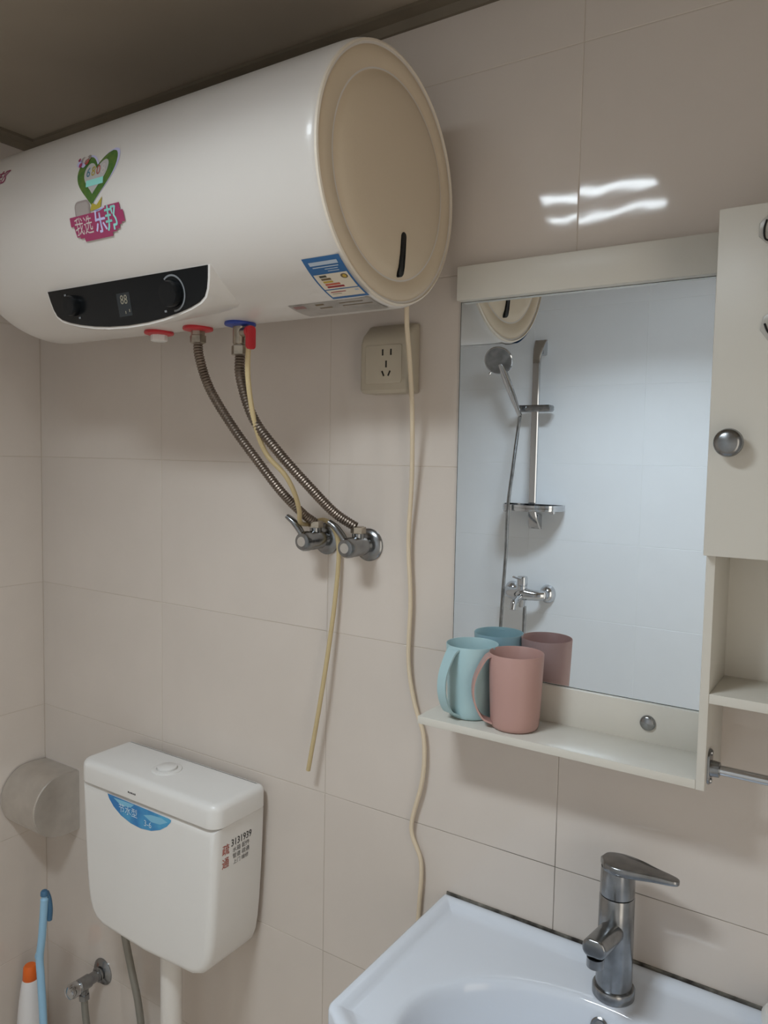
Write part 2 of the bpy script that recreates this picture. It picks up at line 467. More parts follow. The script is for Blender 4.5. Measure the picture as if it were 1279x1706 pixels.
ld.energy = FILL_POWER; ld.color = LAMP_COLOR; ld.spread = math.radians(138)
lo = bpy.data.objects.new('down_fill', ld); COL.objects.link(lo); lo.parent = lamp
lo.location = ((LX0+LX1)/2, (LY0+LY1)/2, ZC-0.002)

# ================================================================== WATER HEATER
HY, HZ, HR = -0.195, 1.919, 0.172
XE, XW = -0.590, -1.385
heater = thing('water_heater', 'large cream cylindrical electric water heater hung on the back wall', 'water heater')
heater.location = (-0.98, 0, HZ)
OFF = Vector((-0.98, 0, HZ))
def hpart(o):
    o.parent = heater; o.location = -OFF; return o
# tank
mb = MB()
prof = [(XW-0.012, 0.10), (XW-0.008, 0.14), (XW+0.002, 0.158), (XW+0.014, 0.167), (XW+0.030, HR)]
for k in range(1, 25): prof.append((XW+0.030+(XE-0.018-XW-0.030)*k/24, HR))
prof += [(XE-0.010, HR-0.0004), (XE-0.004, HR-0.002), (XE-0.001, HR-0.004)]
lathe(mb, (0, HY, HZ), (1, 0, 0), prof, n=96)
hpart(mb.build('tank_shell', 'shell', sharp=40))
mb = MB()
lathe(mb, (0, HY, HZ), (1, 0, 0), [(XE-0.004, HR-0.003), (XE+0.001, HR-0.0035), (XE+0.002, HR-0.006), (XE-0.004, HR-0.0072), (XE-0.006, HR-0.0080)], n=96)
hpart(mb.build('end_rim', 'cap_rim', sharp=50))
mb = MB()
R1 = HR-0.0085
lathe(mb, (0, HY, HZ), (1, 0, 0), [(XE-0.006, R1), (XE-0.001, R1-0.0012), (XE+0.001, R1-0.004), (XE+0.0025, R1-0.012), (XE+0.0012, 0.139), (XE-0.0015, 0.135), (XE-0.0005, 0.132), (XE+0.003, 0.127), (XE+0.006, 0.118),
                                   (XE+0.0085, 0.10), (XE+0.0105, 0.07), (XE+0.0115, 0.035), (XE+0.0118, 0.0)], n=96)
cap = hpart(mb.build('end_cap', 'cap', sharp=60))
# slot on the cap
mb = MB()
sl = round_rect(-0.0062, 0.0062, -0.030, 0.030, 0.0061, 8)
sl = [p for i, p in enumerate(sl) for p in ([p] if abs(p[1]-sl[(i+1) % len(sl)][1]) < 0.02 else [(p[0], p[1]+(sl[(i+1) % len(sl)][1]-p[1])*k/6) for k in range(6)])]
sa = math.radians(-0.5)
def dome(r):
    t = [(0.0, 0.0118), (0.035, 0.0115), (0.07, 0.0105), (0.10, 0.0085), (0.118, 0.006), (0.127, 0.003), (0.132, -0.0005)]
    for (r0, h0), (r1, h1) in zip(t, t[1:]):
        if r <= r1: return h0+(h1-h0)*(r-r0)/(r1-r0)
    return -0.0005
def slotmap(a, b, h):
    yy, zz = -0.1800+a*math.cos(sa)+b*math.sin(sa)-HY, 1.8195+b*math.cos(sa)-a*math.sin(sa)-HZ
    return (XE-0.002 if h == 0 else XE+0.55*dome(math.hypot(yy, zz))+0.0032+h*0.5, -0.1800+a*math.cos(sa)+b*math.sin(sa), 1.8195+b*math.cos(sa)-a*math.sin(sa))
prism(mb, sl, 0.0, 0.0052, slotmap, 0, 0.0008, 2)
o = mb.build('indicator_slot', 'black', None); o.parent = cap
# mounting bracket at the back
for xx in (-1.20, -0.76):
    hpart(box(MB(), xx-0.02, xx+0.02, -0.06, 0.0, HZ-0.02, HZ+0.10, bev=0.003).build('wall_bracket', 'white_pl'))

def cyl(x, th, r=HR, d=0.0):
    a = math.radians(th)
    return (x, HY-(r+d)*math.cos(a), HZ+(r+d)*math.sin(a))

# control housing + panel
PC = -0.9955
half = [(0.1855, 0.0), (0.182, -0.016), (0.1775, -0.030), (0.171, -0.040), (0.160, -0.0465), (0.140, -0.0525), (0.115, -0.0575), (0.08, -0.0625), (0.045, -0.0655), (0.0, -0.0668)]
outl = [(x, z) for x, z in half] + [(-x, z) for x, z in half[-2::-1]]
TS = 0.20
def panmap(a, b, h):   # a along x, b downwards (negative), h outwards
    return (PC+a, -0.3225 - b*TS - h, 1.802+b)
mb = MB()
outer = [(x*1.022, z*1.06 + 0.0005) for x, z in outl]
n = len(outer)
loops = []
loops.append([panmap(a, b, 0.001) for a, b in outer])
loops.append([panmap(a, b, -0.006) for a, b in offset_poly(outer, -0.0015)])
def back(a, b, t):
    # slide each outline point towards the tank surface
    x, y, z = panmap(a*(1.0+0.10*t*(1 if b < -0.004 else 0.0)), b, 0)
    zz = z + t*max(0, (1.762-z))*1.0
    yy = y + t*0.10
    return (x, yy, zz)
for t in (0.25, 0.5, 0.75, 1.0): loops.append([back(a*1.01, b*1.05, t) for a, b in outer])
vs = [p for L in loops for p in L]; fs = []
for i in range(len(loops)-1):
    for k in range(n):
        k2 = (k+1) % n; fs.append((i*n+k, i*n+k2, (i+1)*n+k2, (i+1)*n+k))
fs.append(tuple(range(n))); fs.append(tuple((len(loops)-1)*n+k for k in range(n))[::-1])
mb.add(vs, fs); hous = hpart(mb.build('control_housing', 'shell', sharp=40))
mb = MB(); prism(mb, outl, 0.0, 0.0035, panmap, 0, 0.0012, 3)
pan = hpart(mb.build('control_panel', 'black', sharp=40))
def ppart(o): o.parent = pan; o.location = (0, 0, 0); return o
NRM = Vector((0, -1, -TS)).normalized()
for (kx, kz, kr) in ((-1.118, 1.7755, 0.0165), (-0.885, 1.7715, 0.0195)):
    mb = MB(); c0 = Vector((kx, -0.3225+(1.802-kz)*TS, kz))
    lathe(mb, c0+NRM*0.003, NRM, [(0, kr), (0.010, kr*0.97), (0.0125, kr*0.90), (0.013, kr*0.6), (0.0125, 0)], 36)
    ppart(mb.build('dial_knob', 'black', sharp=40))
mb = MB()
grid_patch(mb, -0.0145, 0.0160, -0.0535, -0.0195, lambda a, b: panmap(a, b, 0.0038), 1, 1)
ppart(mb.build('display_window', 'display'))
mb = MB(); text_patch(mb, '88', 0.019, lambda a, b: panmap(a, b, 0.0041), 0.0015, -0.030, 0, sx=0.9)
for (a, b) in ((0.002, -0.048), (0.011, -0.046)):
    grid_patch(mb, a-0.0008, a+0.0008, b-0.002, b+0.002, lambda a, b: panmap(a, b, 0.0041), 1, 1)
ppart(mb.build('display_digits', 'digit'))
mb = MB()
kx, kz = -0.885-PC, 1.7715-1.802
for k in range(20):
    a0 = math.radians(125-k*11); a1 = math.radians(125-(k+1)*11)
    r0, r1 = 0.0232, 0.0258
    mb.add([panmap(kx+r*math.cos(a), kz+r*math.sin(a), 0.0042) for r, a in ((r0, a0), (r1, a0), (r1, a1), (r0, a1))], [(0, 1, 2, 3)])
ppart(mb.build('dial_scale', 'grey_print', fixn=False))
for (a, b) in ((-1.135-PC, -0.010), (-1.107-PC, -0.047), (-0.905-PC, -0.054)):
    mb = MB(); grid_patch(mb, a-0.0025, a+0.0025, b-0.0015, b+0.0015, lambda a, b: panmap(a, b, 0.0042), 1, 1)
    ppart(mb.build('dial_mark', 'grey_print'))

# ---- heart sticker, printed flat and laid on the tank
def stk(layer):
    d = 0.0006+0.00025*layer
    # a: metres along the tank (to the right), b: metres along the arc (upwards), origin at (x=-0.9985, theta 0)
    return lambda a, b: cyl(-0.9985+a, math.degrees(b/HR), HR, d)
def heart(sc, sxx=1.0, cx=0.0, cy=0.0, n=48, lean=0.0):
    P = []
    for k in range(n):
        t = 2*PI*k/n
        st = math.sin(t); x = 16*math.copysign(abs(st)**2.1, st); y = 13*math.cos(t)-5*math.cos(2*t)-2*math.cos(3*t)-math.cos(4*t)
        P.append((cx+x*sc*sxx+y*sc*lean, cy+y*sc))
    return P
mats_s = ['st_green', 'st_grey', 'st_mag', 'st_lilac', 'st_teal', 'st_pale', 'st_blue', 'st_yellow', 'st_red', 'st_grey2', 'st_device']
mb = MB()
strip_patch(mb, [(x-0.0005, y+0.0012) for x, y in heart(0.00270, 1.08, 0.002, 0.0285, lean=0.16)], stk(0), 3)
strip_patch(mb, heart(0.00262, 1.06, -0.0005, 0.0275, lean=0.16), stk(1), 0)
strip_patch(mb, heart(0.00165, 1.02, -0.0005, 0.0270, lean=0.16), stk(2), 1)
grid_patch(mb, -0.0200, 0.0195, 0.0105, 0.0200, stk(3), 4, 2, 4)
for i, (t, mi) in enumerate((('6', 6), ('8', 7), ('0', 8), ('8', 5))):
    text_patch(mb, t, 0.021, stk(4), -0.0165+0.0115*i, 0.0315, mi, sx=0.95)
# yellow-green foot of the wreath
strip_patch(mb, [(-0.012, -0.024), (0.012, -0.024), (0.018, -0.008), (0.004, -0.018), (-0.006, -0.014)], stk(3), 7)
# small grey device and the flowers at the upper left
strip_patch(mb, round_rect(-0.047, -0.012, -0.034, -0.007, 0.008), stk(4), 9)
strip_patch(mb, round_rect(-0.044, -0.015, -0.031, -0.010, 0.006), stk(5), 10)
for (a, b, r, mi) in ((-0.044, 0.052, 0.006, 3), (-0.037, 0.056, 0.006, 9), (-0.030, 0.055, 0.006, 5), (-0.033, 0.049, 0.006, 3), (-0.024, 0.058, 0.005, 9), (-0.040, 0.048, 0.004, 2), (-0.026, 0.051, 0.005, 8), (-0.046, 0.058, 0.003, 2)):
    strip_patch(mb, [(a+r*math.cos(k*PI/5), b+r*math.sin(k*PI/5)) for k in range(10)], stk(3+(mi % 3)), mi)
# banner
ban = [(-0.061, -0.026), (-0.061, -0.040), (-0.054, -0.041), (-0.052, -0.057), (-0.036, -0.058), (-0.035, -0.064), (0.029, -0.064), (0.030, -0.058), (0.048, -0.057), (0.048, -0.050), (0.062, -0.049), (0.061, -0.032), (0.055, -0.031), (0.055, -0.023), (0.033, -0.022), (0.0, -0.026), (-0.03, -0.028)]
# denser banner so that it follows the tank
for k in range(16):
    b0 = -0.064+0.042*k/16; b1 = -0.064+0.042*(k+1)/16; bm_ = (b0+b1)/2
    xs = []
    for i in range(len(ban)):
        (ax, ay), (cx, cy) = ban[i], ban[(i+1) % len(ban)]
        if (ay-bm_)*(cy-bm_) < 0: xs.append(ax+(cx-ax)*(bm_-ay)/(cy-ay))
    if len(xs) >= 2: grid_patch(mb, min(xs), max(xs), b0, b1, stk(6), 2, 1, 2)
text_patch(mb, '我选', 0.027, stk(7), -0.031, -0.044, 5, sx=0.78)
for dx, dy in ((0, 0), (0.0007, 0), (-0.0007, 0), (0, 0.0006)):
    text_patch(mb, '乐', 0.037, stk(8), 0.0085+dx, -0.0425+dy, 3, sx=0.72)
    text_patch(mb, '邦', 0.037, stk(8), 0.0335+dx, -0.0425+dy, 4, sx=0.72)
o = hpart(mb.build('heart_sticker', mats_s, fixn=False))
o['label'] = 'green heart sticker with a magenta lettered banner'
# brand lettering further left on the tank
mb = MB()
for dx, dy in ((0, 0), (0.0005, 0), (0, 0.0005)):
    text_patch(mb, '乐邦', 0.036, lambda a, b: cyl(-1.2845+a, math.degrees(b/HR), HR, 0.0007), dx, 0.0715+dy, 0, shear=0.15)
hpart(mb.build('lettering', 'st_mag', fixn=False))['label'] = 'magenta lettering at the far left of the tank'

# ---- energy label
mats_e = ['lb_blue', 'lb_paper', 'lb_text', 'lb_dkgreen', 'lb_olive', 'lb_gold', 'lb_coral', 'lb_red', 'ink']
EL = 0.0600; ET = math.radians(26.0)*HR
def enm(layer):
    d = 0.0005+0.0002*layer
    return lambda a, b: cyl(-0.6525+a*EL+0.002*b, -47.2-26.0*b, HR, d)
mb = MB()
grid_patch(mb, 0, 1, 0, 1, enm(0), 2, 12, 0)
grid_patch(mb, 0.05, 0.95, 0.34, 0.70, enm(1), 2, 6, 1)
grid_patch(mb, 0.05, 0.95, 0.725, 0.93, enm(1), 2, 5, 1)
grid_patch(mb, 0.12, 0.88, 0.085, 0.155, enm(1), 2, 1, 2)
grid_patch(mb, 0.16, 0.85, 0.185, 0.205, enm(1), 2, 1, 2)
grid_patch(mb, 0.45, 0.80, 0.235, 0.25, enm(1), 2, 1, 2)
grid_patch(mb, 0.50, 0.80, 0.28, 0.295, enm(1), 2, 1, 2)
for k, (wd, mi) in enumerate(((0.19, 3), (0.26, 4), (0.26, 5), (0.40, 6), (0.46, 7))):
    b0 = 0.365+k*0.064
    grid_patch(mb, 0.18, 0.18+wd, b0, b0+0.045, enm(2), 2, 1, mi)
patch(mb, [(0.82+0.09*math.cos(k*PI/8), 0.425+0.055*math.sin(k*PI/8)) for k in range(16)], enm(2), 4)
patch(mb, [(0.83+0.05*math.cos(k*PI/8), 0.425+0.035*math.sin(k*PI/8)) for k in range(16)], enm(3), 5)
grid_patch(mb, 0.14, 0.55, 0.775, 0.795, enm(2), 2, 1, 7)
grid_patch(mb, 0.14, 0.40, 0.83, 0.84, enm(2), 2, 1, 4)
grid_patch(mb, 0.80, 0.90, 0.76, 0.80, enm(2), 1, 1, 2)
o = hpart(mb.build('energy_label', mats_e, fixn=False)); o['label'] = 'blue and white energy label with coloured bars'
# ---- silver label under the belly
mb = MB()
def slv(layer):
    d = 0.0004+0.0002*layer
    return lambda a, b: cyl(a, b, HR, d)
grid_patch(mb, -0.735, -0.595, -74.5, -92.0, slv(0), 3, 8, 0)
grid_patch(mb, -0.730, -0.710, -76.0, -79.0, slv(1), 1, 2, 1)
grid_patch(mb, -0.690, -0.675, -76.0, -77.5, slv(1), 1, 1, 2)
grid_patch(mb, -0.690, -0.668, -80.0, -81.2, slv(1), 1, 1, 2)
grid_patch(mb, -0.650, -0.600, -80.0, -80.8, slv(1), 1, 1, 2)
grid_patch(mb, -0.650, -0.610, -77.0, -77.7, slv(1), 1, 1, 2)
hpart(mb.build('spec_label', ['lb_silver', 'lb_wine', 'lb_olive'], fixn=False))['label'] = 'grey printed rating label under the tank'

# ---- outlets underneath
ZB = HZ-HR
def outlet(x, colr, nm):
    mb = MB(); lathe(mb, (x, -0.193, ZB+0.002), (0, 0, -1), [(0, 0.024), (0.004, 0.025), (0.006, 0.024), (0.0075, 0.018), (0.0075, 0.0)], 36)
    o = hpart(mb.build(nm, colr, sharp=40)); return o
outlet(-1.064, 'red', 'outlet_washer'); outlet(-0.969, 'red', 'outlet_washer'); outlet(-0.874, 'blue', 'outlet_washer')
mb = MB(); lathe(mb, (-1.064, -0.193, ZB-0.004), (0, 0, -1), [(0, 0.014), (0.011, 0.014), (0.012, 0.012), (0.012, 0)], 8)
hpart(mb.build('drain_plug', 'white_pl', sharp=30))
mb = MB(); lathe(mb, (-0.969, -0.193, ZB-0.004), (0, 0, -1), [(0, 0.0115), (0.008, 0.0115), (0.009, 0.0135), (0.020, 0.0135), (0.022, 0.010)], 6)
hpart(mb.build('hot_nut', 'nickel', sharp=30))
# safety valve on the cold inlet
mb = MB(); lathe(mb, (-0.874, -0.193, ZB-0.004), (0, 0, -1), [(0, 0.0115), (0.028, 0.0115), (0.030, 0.010), (0.032, 0.010)], 24)
tube(mb, [(-0.874, -0.193, ZB-0.015), (-0.848, -0.200, ZB-0.016)], 0.0080, 16)
tube(mb, [(-0.850, -0.1995, ZB-0.018), (-0.850, -0.1995, ZB-0.034)], 0.0045, 12)
sv = hpart(mb.build('safety_valve', 'nickel', sharp=35))
mb = MB(); lathe(mb, (-0.874, -0.193, ZB-0.035), (0, 0, -1), [(0, 0.013), (0.001, 0.0138), (0.014, 0.0138), (0.015, 0.012)], 6)
o = mb.build('valve_nut', 'nickel', None, sharp=30); o.parent = sv
mb = MB()
prism(mb, round_rect(-0.009, 0.009, -0.030, 0.006, 0.006), 0, 0.006, lambda a, b, h: (-0.848+h, -0.200+a, ZB-0.013+b), 0.001, 0.001, 2)
lathe(mb, (-0.849, -0.200, ZB-0.016), (1, -0.25, 0), [(0, 0.0095), (0.006, 0.009), (0.006, 0)], 16)
o = mb.build('red_lever', 'red', None); o.parent = sv
# ---- power cord
cp = [(-0.632, -0.085, 1.775), (-0.634, -0.080, 1.742), (-0.640, -0.060, 1.69), (-0.648, -0.036, 1.61), (-0.656, -0.020, 1.503), (-0.664, -0.013, 1.403), (-0.659, -0.011, 1.303), (-0.661, -0.010, 1.201),
      (-0.648, -0.010, 1.132), (-0.628, -0.010, 1.074), (-0.629, -0.010, 1.002), (-0.649, -0.009, 0.914), (-0.629, -0.008, 0.857), (-0.632, -0.007, 0.77), (-0.640, -0.007, 0.60), (-0.60, -0.012, 0.45)]
mb = MB(); tube(mb, catmull(cp, 10), 0.0038, 10)
hpart(mb.build('power_cord', 'cord'))['label'] = 'cream power cord hanging down the wall from the heater'

# ================================================================== HOSES, VALVES, DRAIN TUBE
V1 = (-0.8434, 1.3922); V2 = (-0.7515, 1.3880)
def wall_valve(cx, cz, label):
    t = thing('angle_valve', label, 'valve', 'angle valves under the heater')
    t.location = (cx, 0, cz)
    def P(mb, nm, m, sharp=35, par=None):
        o = mb.build(nm, m, par or t, sharp=sharp); return o
    P(lathe(MB(), (0, 0, 0), (0, -1, 0), [(0, 0.0285), (0.003, 0.0285), (0.006, 0.026), (0.009, 0.017), (0.009, 0.0)], 32), 'wall_flange', 'chrome_dull')
    mb = lathe(MB(), (0, -0.006, 0), (0, -1, 0), [(0, 0.0125), (0.012, 0.0125), (0.016, 0.0165), (0.040, 0.0170), (0.046, 0.0155), (0.050, 0.0155)], 28)
    lathe(mb, (0, -0.034, 0.008), (0.0, 0.0, 1), [(0, 0.0105), (0.014, 0.0105), (0.015, 0.009)], 20)
    P(mb, 'valve_body', 'chrome_dull')
    P(lathe(MB(), (0, -0.034, 0.022), (0, 0, 1), [(0, 0.0125), (0.001, 0.0132), (0.011, 0.0132), (0.012, 0.0115)], 6), 'hose_nut', 'nickel', 30)
    kb = P(lathe(MB(), (0, -0.055, 0), (0, -1, 0), [(0, 0.0155), (0.002, 0.0175), (0.012, 0.0170), (0.017, 0.0145), (0.0185, 0.009), (0.0185, 0)], 28), 'handle_hub', 'chrome_dull')
    pth = catmull([(-0.004, -0.064, 0.010), (-0.012, -0.066, 0.022), (-0.022, -0.069, 0.034), (-0.034, -0.071, 0.042)], 6)
    k = len(pth)
    P(tube(MB(), pth, [0.0070+0.0012*math.sin(PI*i/(k-1))-0.001*(i/(k-1)) for i in range(k)], 14, ell=(1, 0.75)), 'lever', 'chrome_dull', 50)
    mb = lathe(MB(), (0, -0.0730, 0), (0, -1, 0), [(0, 0.0088), (0.001, 0.0085), (0.0012, 0)], 24)
    P(mb, 'handle_cap', 'steel', 35)
    return t
wall_valve(V1[0], V1[1], 'worn chrome lever valve at left, with the yellowed drain tube behind it')
wall_valve(V2[0], V2[1], 'worn chrome lever valve at right, nearest the hanging cord')

mb = MB()
corrugated(mb, [(-0.969, -0.193, 1.728), (-0.966, -0.193, 1.700), (-0.950, -0.185, 1.648), (-0.921, -0.163, 1.588), (-0.893, -0.134, 1.533), (-0.866, -0.100, 1.478), (-0.852, -0.060, 1.440), (-0.8445, -0.036, 1.4235)], 0.0068, 0.0084, 0.0046)
tag(mb.build('metal_hose', 'hose', sharp=60), 'brown metal corrugated hose from the red outlet to the left valve', 'hose', 'heater hoses')
mb = MB()
corrugated(mb, [(-0.874, -0.193, 1.700), (-0.873, -0.192, 1.660), (-0.860, -0.176, 1.598), (-0.834, -0.145, 1.545), (-0.803, -0.106, 1.491), (-0.779, -0.066, 1.446), (-0.755, -0.038, 1.4215)], 0.0072, 0.0089, 0.0046)
tag(mb.build('metal_hose', 'hose', sharp=60), 'brown metal corrugated hose from the blue inlet to the right valve', 'hose', 'heater hoses')
mb = MB()
tube(mb, catmull([(-0.850, -0.1995, 1.716), (-0.853, -0.197, 1.66), (-0.856, -0.178, 1.592), (-0.8565, -0.150, 1.5430), (-0.8380, -0.125, 1.5088), (-0.8335, -0.105, 1.4785), (-0.8390, -0.085, 1.4478), (-0.8520, -0.066, 1.4250), (-0.8580, -0.036, 1.4195), (-0.8420, -0.0105, 1.4260), (-0.8190, -0.0100, 1.4080), (-0.8090, -0.0110, 1.3700), (-0.8120, -0.016, 1.287), (-0.820, -0.022, 1.201), (-0.833, -0.028, 1.101), (-0.857, -0.030, 0.970)], 10), 0.0042, 10)
tag(mb.build('drain_tube', 'drain'), 'thin yellowed plastic drain tube hanging down the wall with a free end', 'tube')

# ================================================================== WALL SOCKET
so = thing('wall_socket', 'beige wall socket with a sloped hood below the heater', 'socket'); so.location = (-0.703, 0, 1.70)
mb = MB()
prof = [(0.0, -0.055), (-0.034, -0.055), (-0.040, -0.050), (-0.040, 0.026), (-0.034, 0.040), (-0.014, 0.058), (0.0, 0.060)]
prism(mb, prof, -0.048, 0.048, lambda a, b, h: (h, a, b), 0.008, 0.008, 3)
so_b = mb.build('socket_body', 'socket', so, sharp=35)
mb = MB(); prism(mb, round_rect(-0.034, 0.036, -0.040, 0.022, 0.004), 0, 0.0018, lambda a, b, h: (a, -0.0400-h, b), 0, 0.0006, 2)
fp = mb.build('face_plate', 'socket', so)
mb = MB()
for (a, b, ang, ln) in ((0.000, 0.010, 0, 0.010), (0.016, 0.010, 0, 0.010), (0.001, -0.024, 25, 0.009), (0.013, -0.024, -25, 0.009), (0.007, -0.009, 0, 0.011)):
    an = math.radians(ang)
    P = [(a+x*math.cos(an)-y*math.sin(an), b+x*math.sin(an)+y*math.cos(an)) for x, y in ((-0.0014, -ln/2), (0.0014, -ln/2), (0.0014, ln/2), (-0.0014, ln/2))]
    prism(mb, P, 0, 0.0006, lambda a, b, h: (a, -0.0416-h, b))
o = mb.build('pin_slots', 'dark', so)

# ================================================================== MIRROR CABINET
mc = thing('mirror_cabinet', 'cream mirror cabinet with shelf ledge and side cupboard', 'cabinet')
mc.location = (-0.25, 0, 1.136); MO = Vector((0.25, 0, -1.136))
def mpart(o): o.parent = mc; o.location = MO; return o
CX0, CX1 = -0.183, 0.085         # side cupboard
ZT = 1.834; YD = -0.107
mpart(box(MB(), -0.5805, CX0, -0.022, 0.0, 1.7845, 1.8365, bev=0.0015).build('top_rail', 'board'))
mpart(box(MB(), -0.5805, CX0, -0.012, 0.0, 1.146, 1.2035, bev=0.0015).build('bottom_rail', 'board'))
mg = mpart(box(MB(), -0.5800, CX0+0.004, -0.005, -0.0012, 1.2045, 1.7838).build('mirror_glass', 'mirror'))
mg['label'] = 'tall mirror reflecting the shower set'
o = box(MB(), -0.5812, CX0+0.004, -0.0046, 0.0, 1.2032, 1.7850)
mpart(o.build('mirror_edge', 'mirror_edge'))
mpart(box(MB(), -0.584, CX0, -0.1075, 0.0, 1.1362, 1.1480, bev=0.0012).build('shelf_ledge', 'board'))
for x0 in (CX0, CX1-0.0105):
    mpart(box(MB(), x0, x0+0.0105, YD, 0.0, 1.136, ZT-0.0005, bev=0.0006).build('side_panel', 'board'))
mpart(box(MB(), CX0+0.0105, CX1-0.0105, -0.004, 0.0, 1.2465, ZT-0.011).build('back_panel', 'board'))
mpart(box(MB(), CX0+0.0105, CX1-0.0105, YD, 0.0, ZT-0.011, ZT-0.0005).build('top_panel', 'board'))
mpart(box(MB(), CX0+0.0105, CX1-0.0105, YD+0.001, -0.004, 1.437, 1.448).build('cupboard_floor', 'board'))
mpart(box(MB(), CX0+0.0105, CX1-0.0105, YD+0.001, -0.0, 1.2465, 1.2585, bev=0.0006).build('open_shelf', 'board'))
door = mpart(box(MB(), CX0-0.001, CX1+0.001, YD-0.0155, YD-0.0005, 1.4295, ZT, bev=0.0012).build('cupboard_door', 'board'))
mb = MB(); lathe(mb, (-0.1595, YD-0.0155, 1.5640), (0, -1, 0), [(0, 0.0065), (0.006, 0.006), (0.009, 0.009), (0.012, 0.0150), (0.016, 0.0165), (0.020, 0.0150), (0.0225, 0.010), (0.0232, 0)], 36)
o = mb.build('knob', 'chrome_dull', None, sharp=50); o.parent = door; o['label'] = 'round brushed metal knob'
mb = MB(); lathe(mb, (-0.2665, -0.012, 1.1762), (0, -1, 0), [(0, 0.0108), (0.003, 0.0105), (0.005, 0.008), (0.0058, 0)], 28)
mpart(mb.build('screw_cap', 'chrome_dull', sharp=50))['label'] = 'round metal screw cap above the ledge'
# towel rod
mb = MB(); tube(mb, [(CX0+0.014, -0.085, 1.1590), (CX1-0.014, -0.085, 1.1590)], 0.0062, 20)
rod = mpart(mb.build('towel_rod', 'chrome'))
for xx, d in ((CX0+0.0105, 1), (CX1-0.0105, -1)):
    mb = MB()
    prism(mb, round_rect(-0.0115, 0.0115, -0.0225, 0.0225, 0.011), 0, 0.003, lambda a, b, h: (xx+d*h, -0.085+a, 1.161+b), 0, 0.001, 2)
    lathe(mb, (xx, -0.085, 1.159), (d, 0, 0), [(0.002, 0.0105), (0.013, 0.0095), (0.014, 0.007)], 20)
    for b in (-0.016, 0.020): lathe(mb, (xx, -0.085, 1.159+b), (d, 0, 0), [(0.0025, 0.004), (0.0045, 0.003), (0.005, 0)], 12)
    o = mb.build('rod_flange', 'chrome_dull', None); o.parent = rod
# clear adhesive hooks on the door
def clear_hook(hx, hz, label, tilt):
    t = thing('adhesive_hook', label, 'hook', 'clear hooks on the cupboard door'); t.location = (hx, YD-0.0155, hz)
    c, s = math.cos(tilt), math.sin(tilt)
    P = [(0.019*math.cos(k*PI/4+PI/8), 0.019*math.sin(k*PI/4+PI/8)) for k in range(8)]
    mb = MB(); prism(mb, P, 0, 0.0022, lambda a, b, h: (a*c-b*s, -h, a*s+b*c), 0, 0.0008, 2)
    mb.build('clear_pad', 'clear', t, sharp=30)
    pth = catmull([(-0.010, -0.003, 0.010), (-0.012, -0.004, 0.0), (-0.010, -0.006, -0.012), (0.0, -0.012, -0.016), (0.010, -0.006, -0.012), (0.012, -0.004, 0.0), (0.010, -0.003, 0.010)], 5)
    mb = MB(); tube(mb, [(p.x*c-p.z*s, p.y, p.x*s+p.z*c) for p in pth], 0.0011, 8)
    mb.build('wire_hook', 'black_matte', t)
clear_hook(-0.1230, 1.8040, 'clear plastic hook near the top corner of the cupboard door', 0.0)
clear_hook(-0.1160, 1.6960, 'clear plastic hook lower down the cupboard door, above the knob', 0.6)

# ================================================================== CUPS
def cup(name, m, cx, cy, ang, label):
    t = thing(name, label, 'cup', 'handled tooth mugs'); t.location = (cx, cy, 1.1482)
    H = 0.111
    mb = MB(); prof = [(0, 0.0), (0, 0.030), (0.002, 0.0335), (0.006, 0.0352), (0.02, 0.0362), (0.06, 0.0380), (H-0.001, 0.0400), (H, 0.0394), (H-0.001, 0.0386), (0.06, 0.0366), (0.008, 0.0338), (0.004, 0.030), (0.004, 0.0)]
    lathe(mb, (0, 0, 0), (0, 0, 1), prof, 56); mb.build('cup_body', m, t, sharp=50)
    pts = [(0.0385, H-0.004), (0.046, H-0.010), (0.0585, H-0.034), (0.0625, H-0.055), (0.0595, H-0.076), (0.049, H-0.096), (0.0345, H-0.1035)]
    pr = catmull([(x, 0, z) for x, z in pts], 8)
    # a flat strap, wide across
    vs = []; fs = []; n = len(pr)
    for i, p in enumerate(pr):
        tn = (pr[min(i+1, n-1)]-pr[max(i-1, 0)]).normalized(); nr = Vector((tn.z, 0, -tn.x))
        wdt = 0.0085 + 0.003*abs(2*i/(n-1)-1)**2
        for (a, b) in ((0.0013, wdt), (0.0013, -wdt), (-0.0013, -wdt), (-0.0013, wdt)):
            q = p+nr*a+Vector((0, b, 0)); vs.append((q.x*math.cos(ang)-q.y*math.sin(ang), q.x*math.sin(ang)+q.y*math.cos(ang), q.z))
    for i in range(n-1):
        for k in range(4): fs.append((i*4+k, i*4+(k+1) % 4, (i+1)*4+(k+1) % 4, (i+1)*4+k))
    fs.append((0, 1, 2, 3)); fs.append(tuple((n-1)*4+k for k in range(4)))
    MB().add(vs, fs).build('handle', m, t, sharp=40)
    return t
cup('mug', 'teal', -0.5215, -0.0525, math.radians(252), 'pale teal plastic mug with loop handle, at the end of the ledge')
cup('mug', 'pink', -0.4440, -0.0640, math.radians(213), 'pink plastic mug with loop handle standing on the ledge')

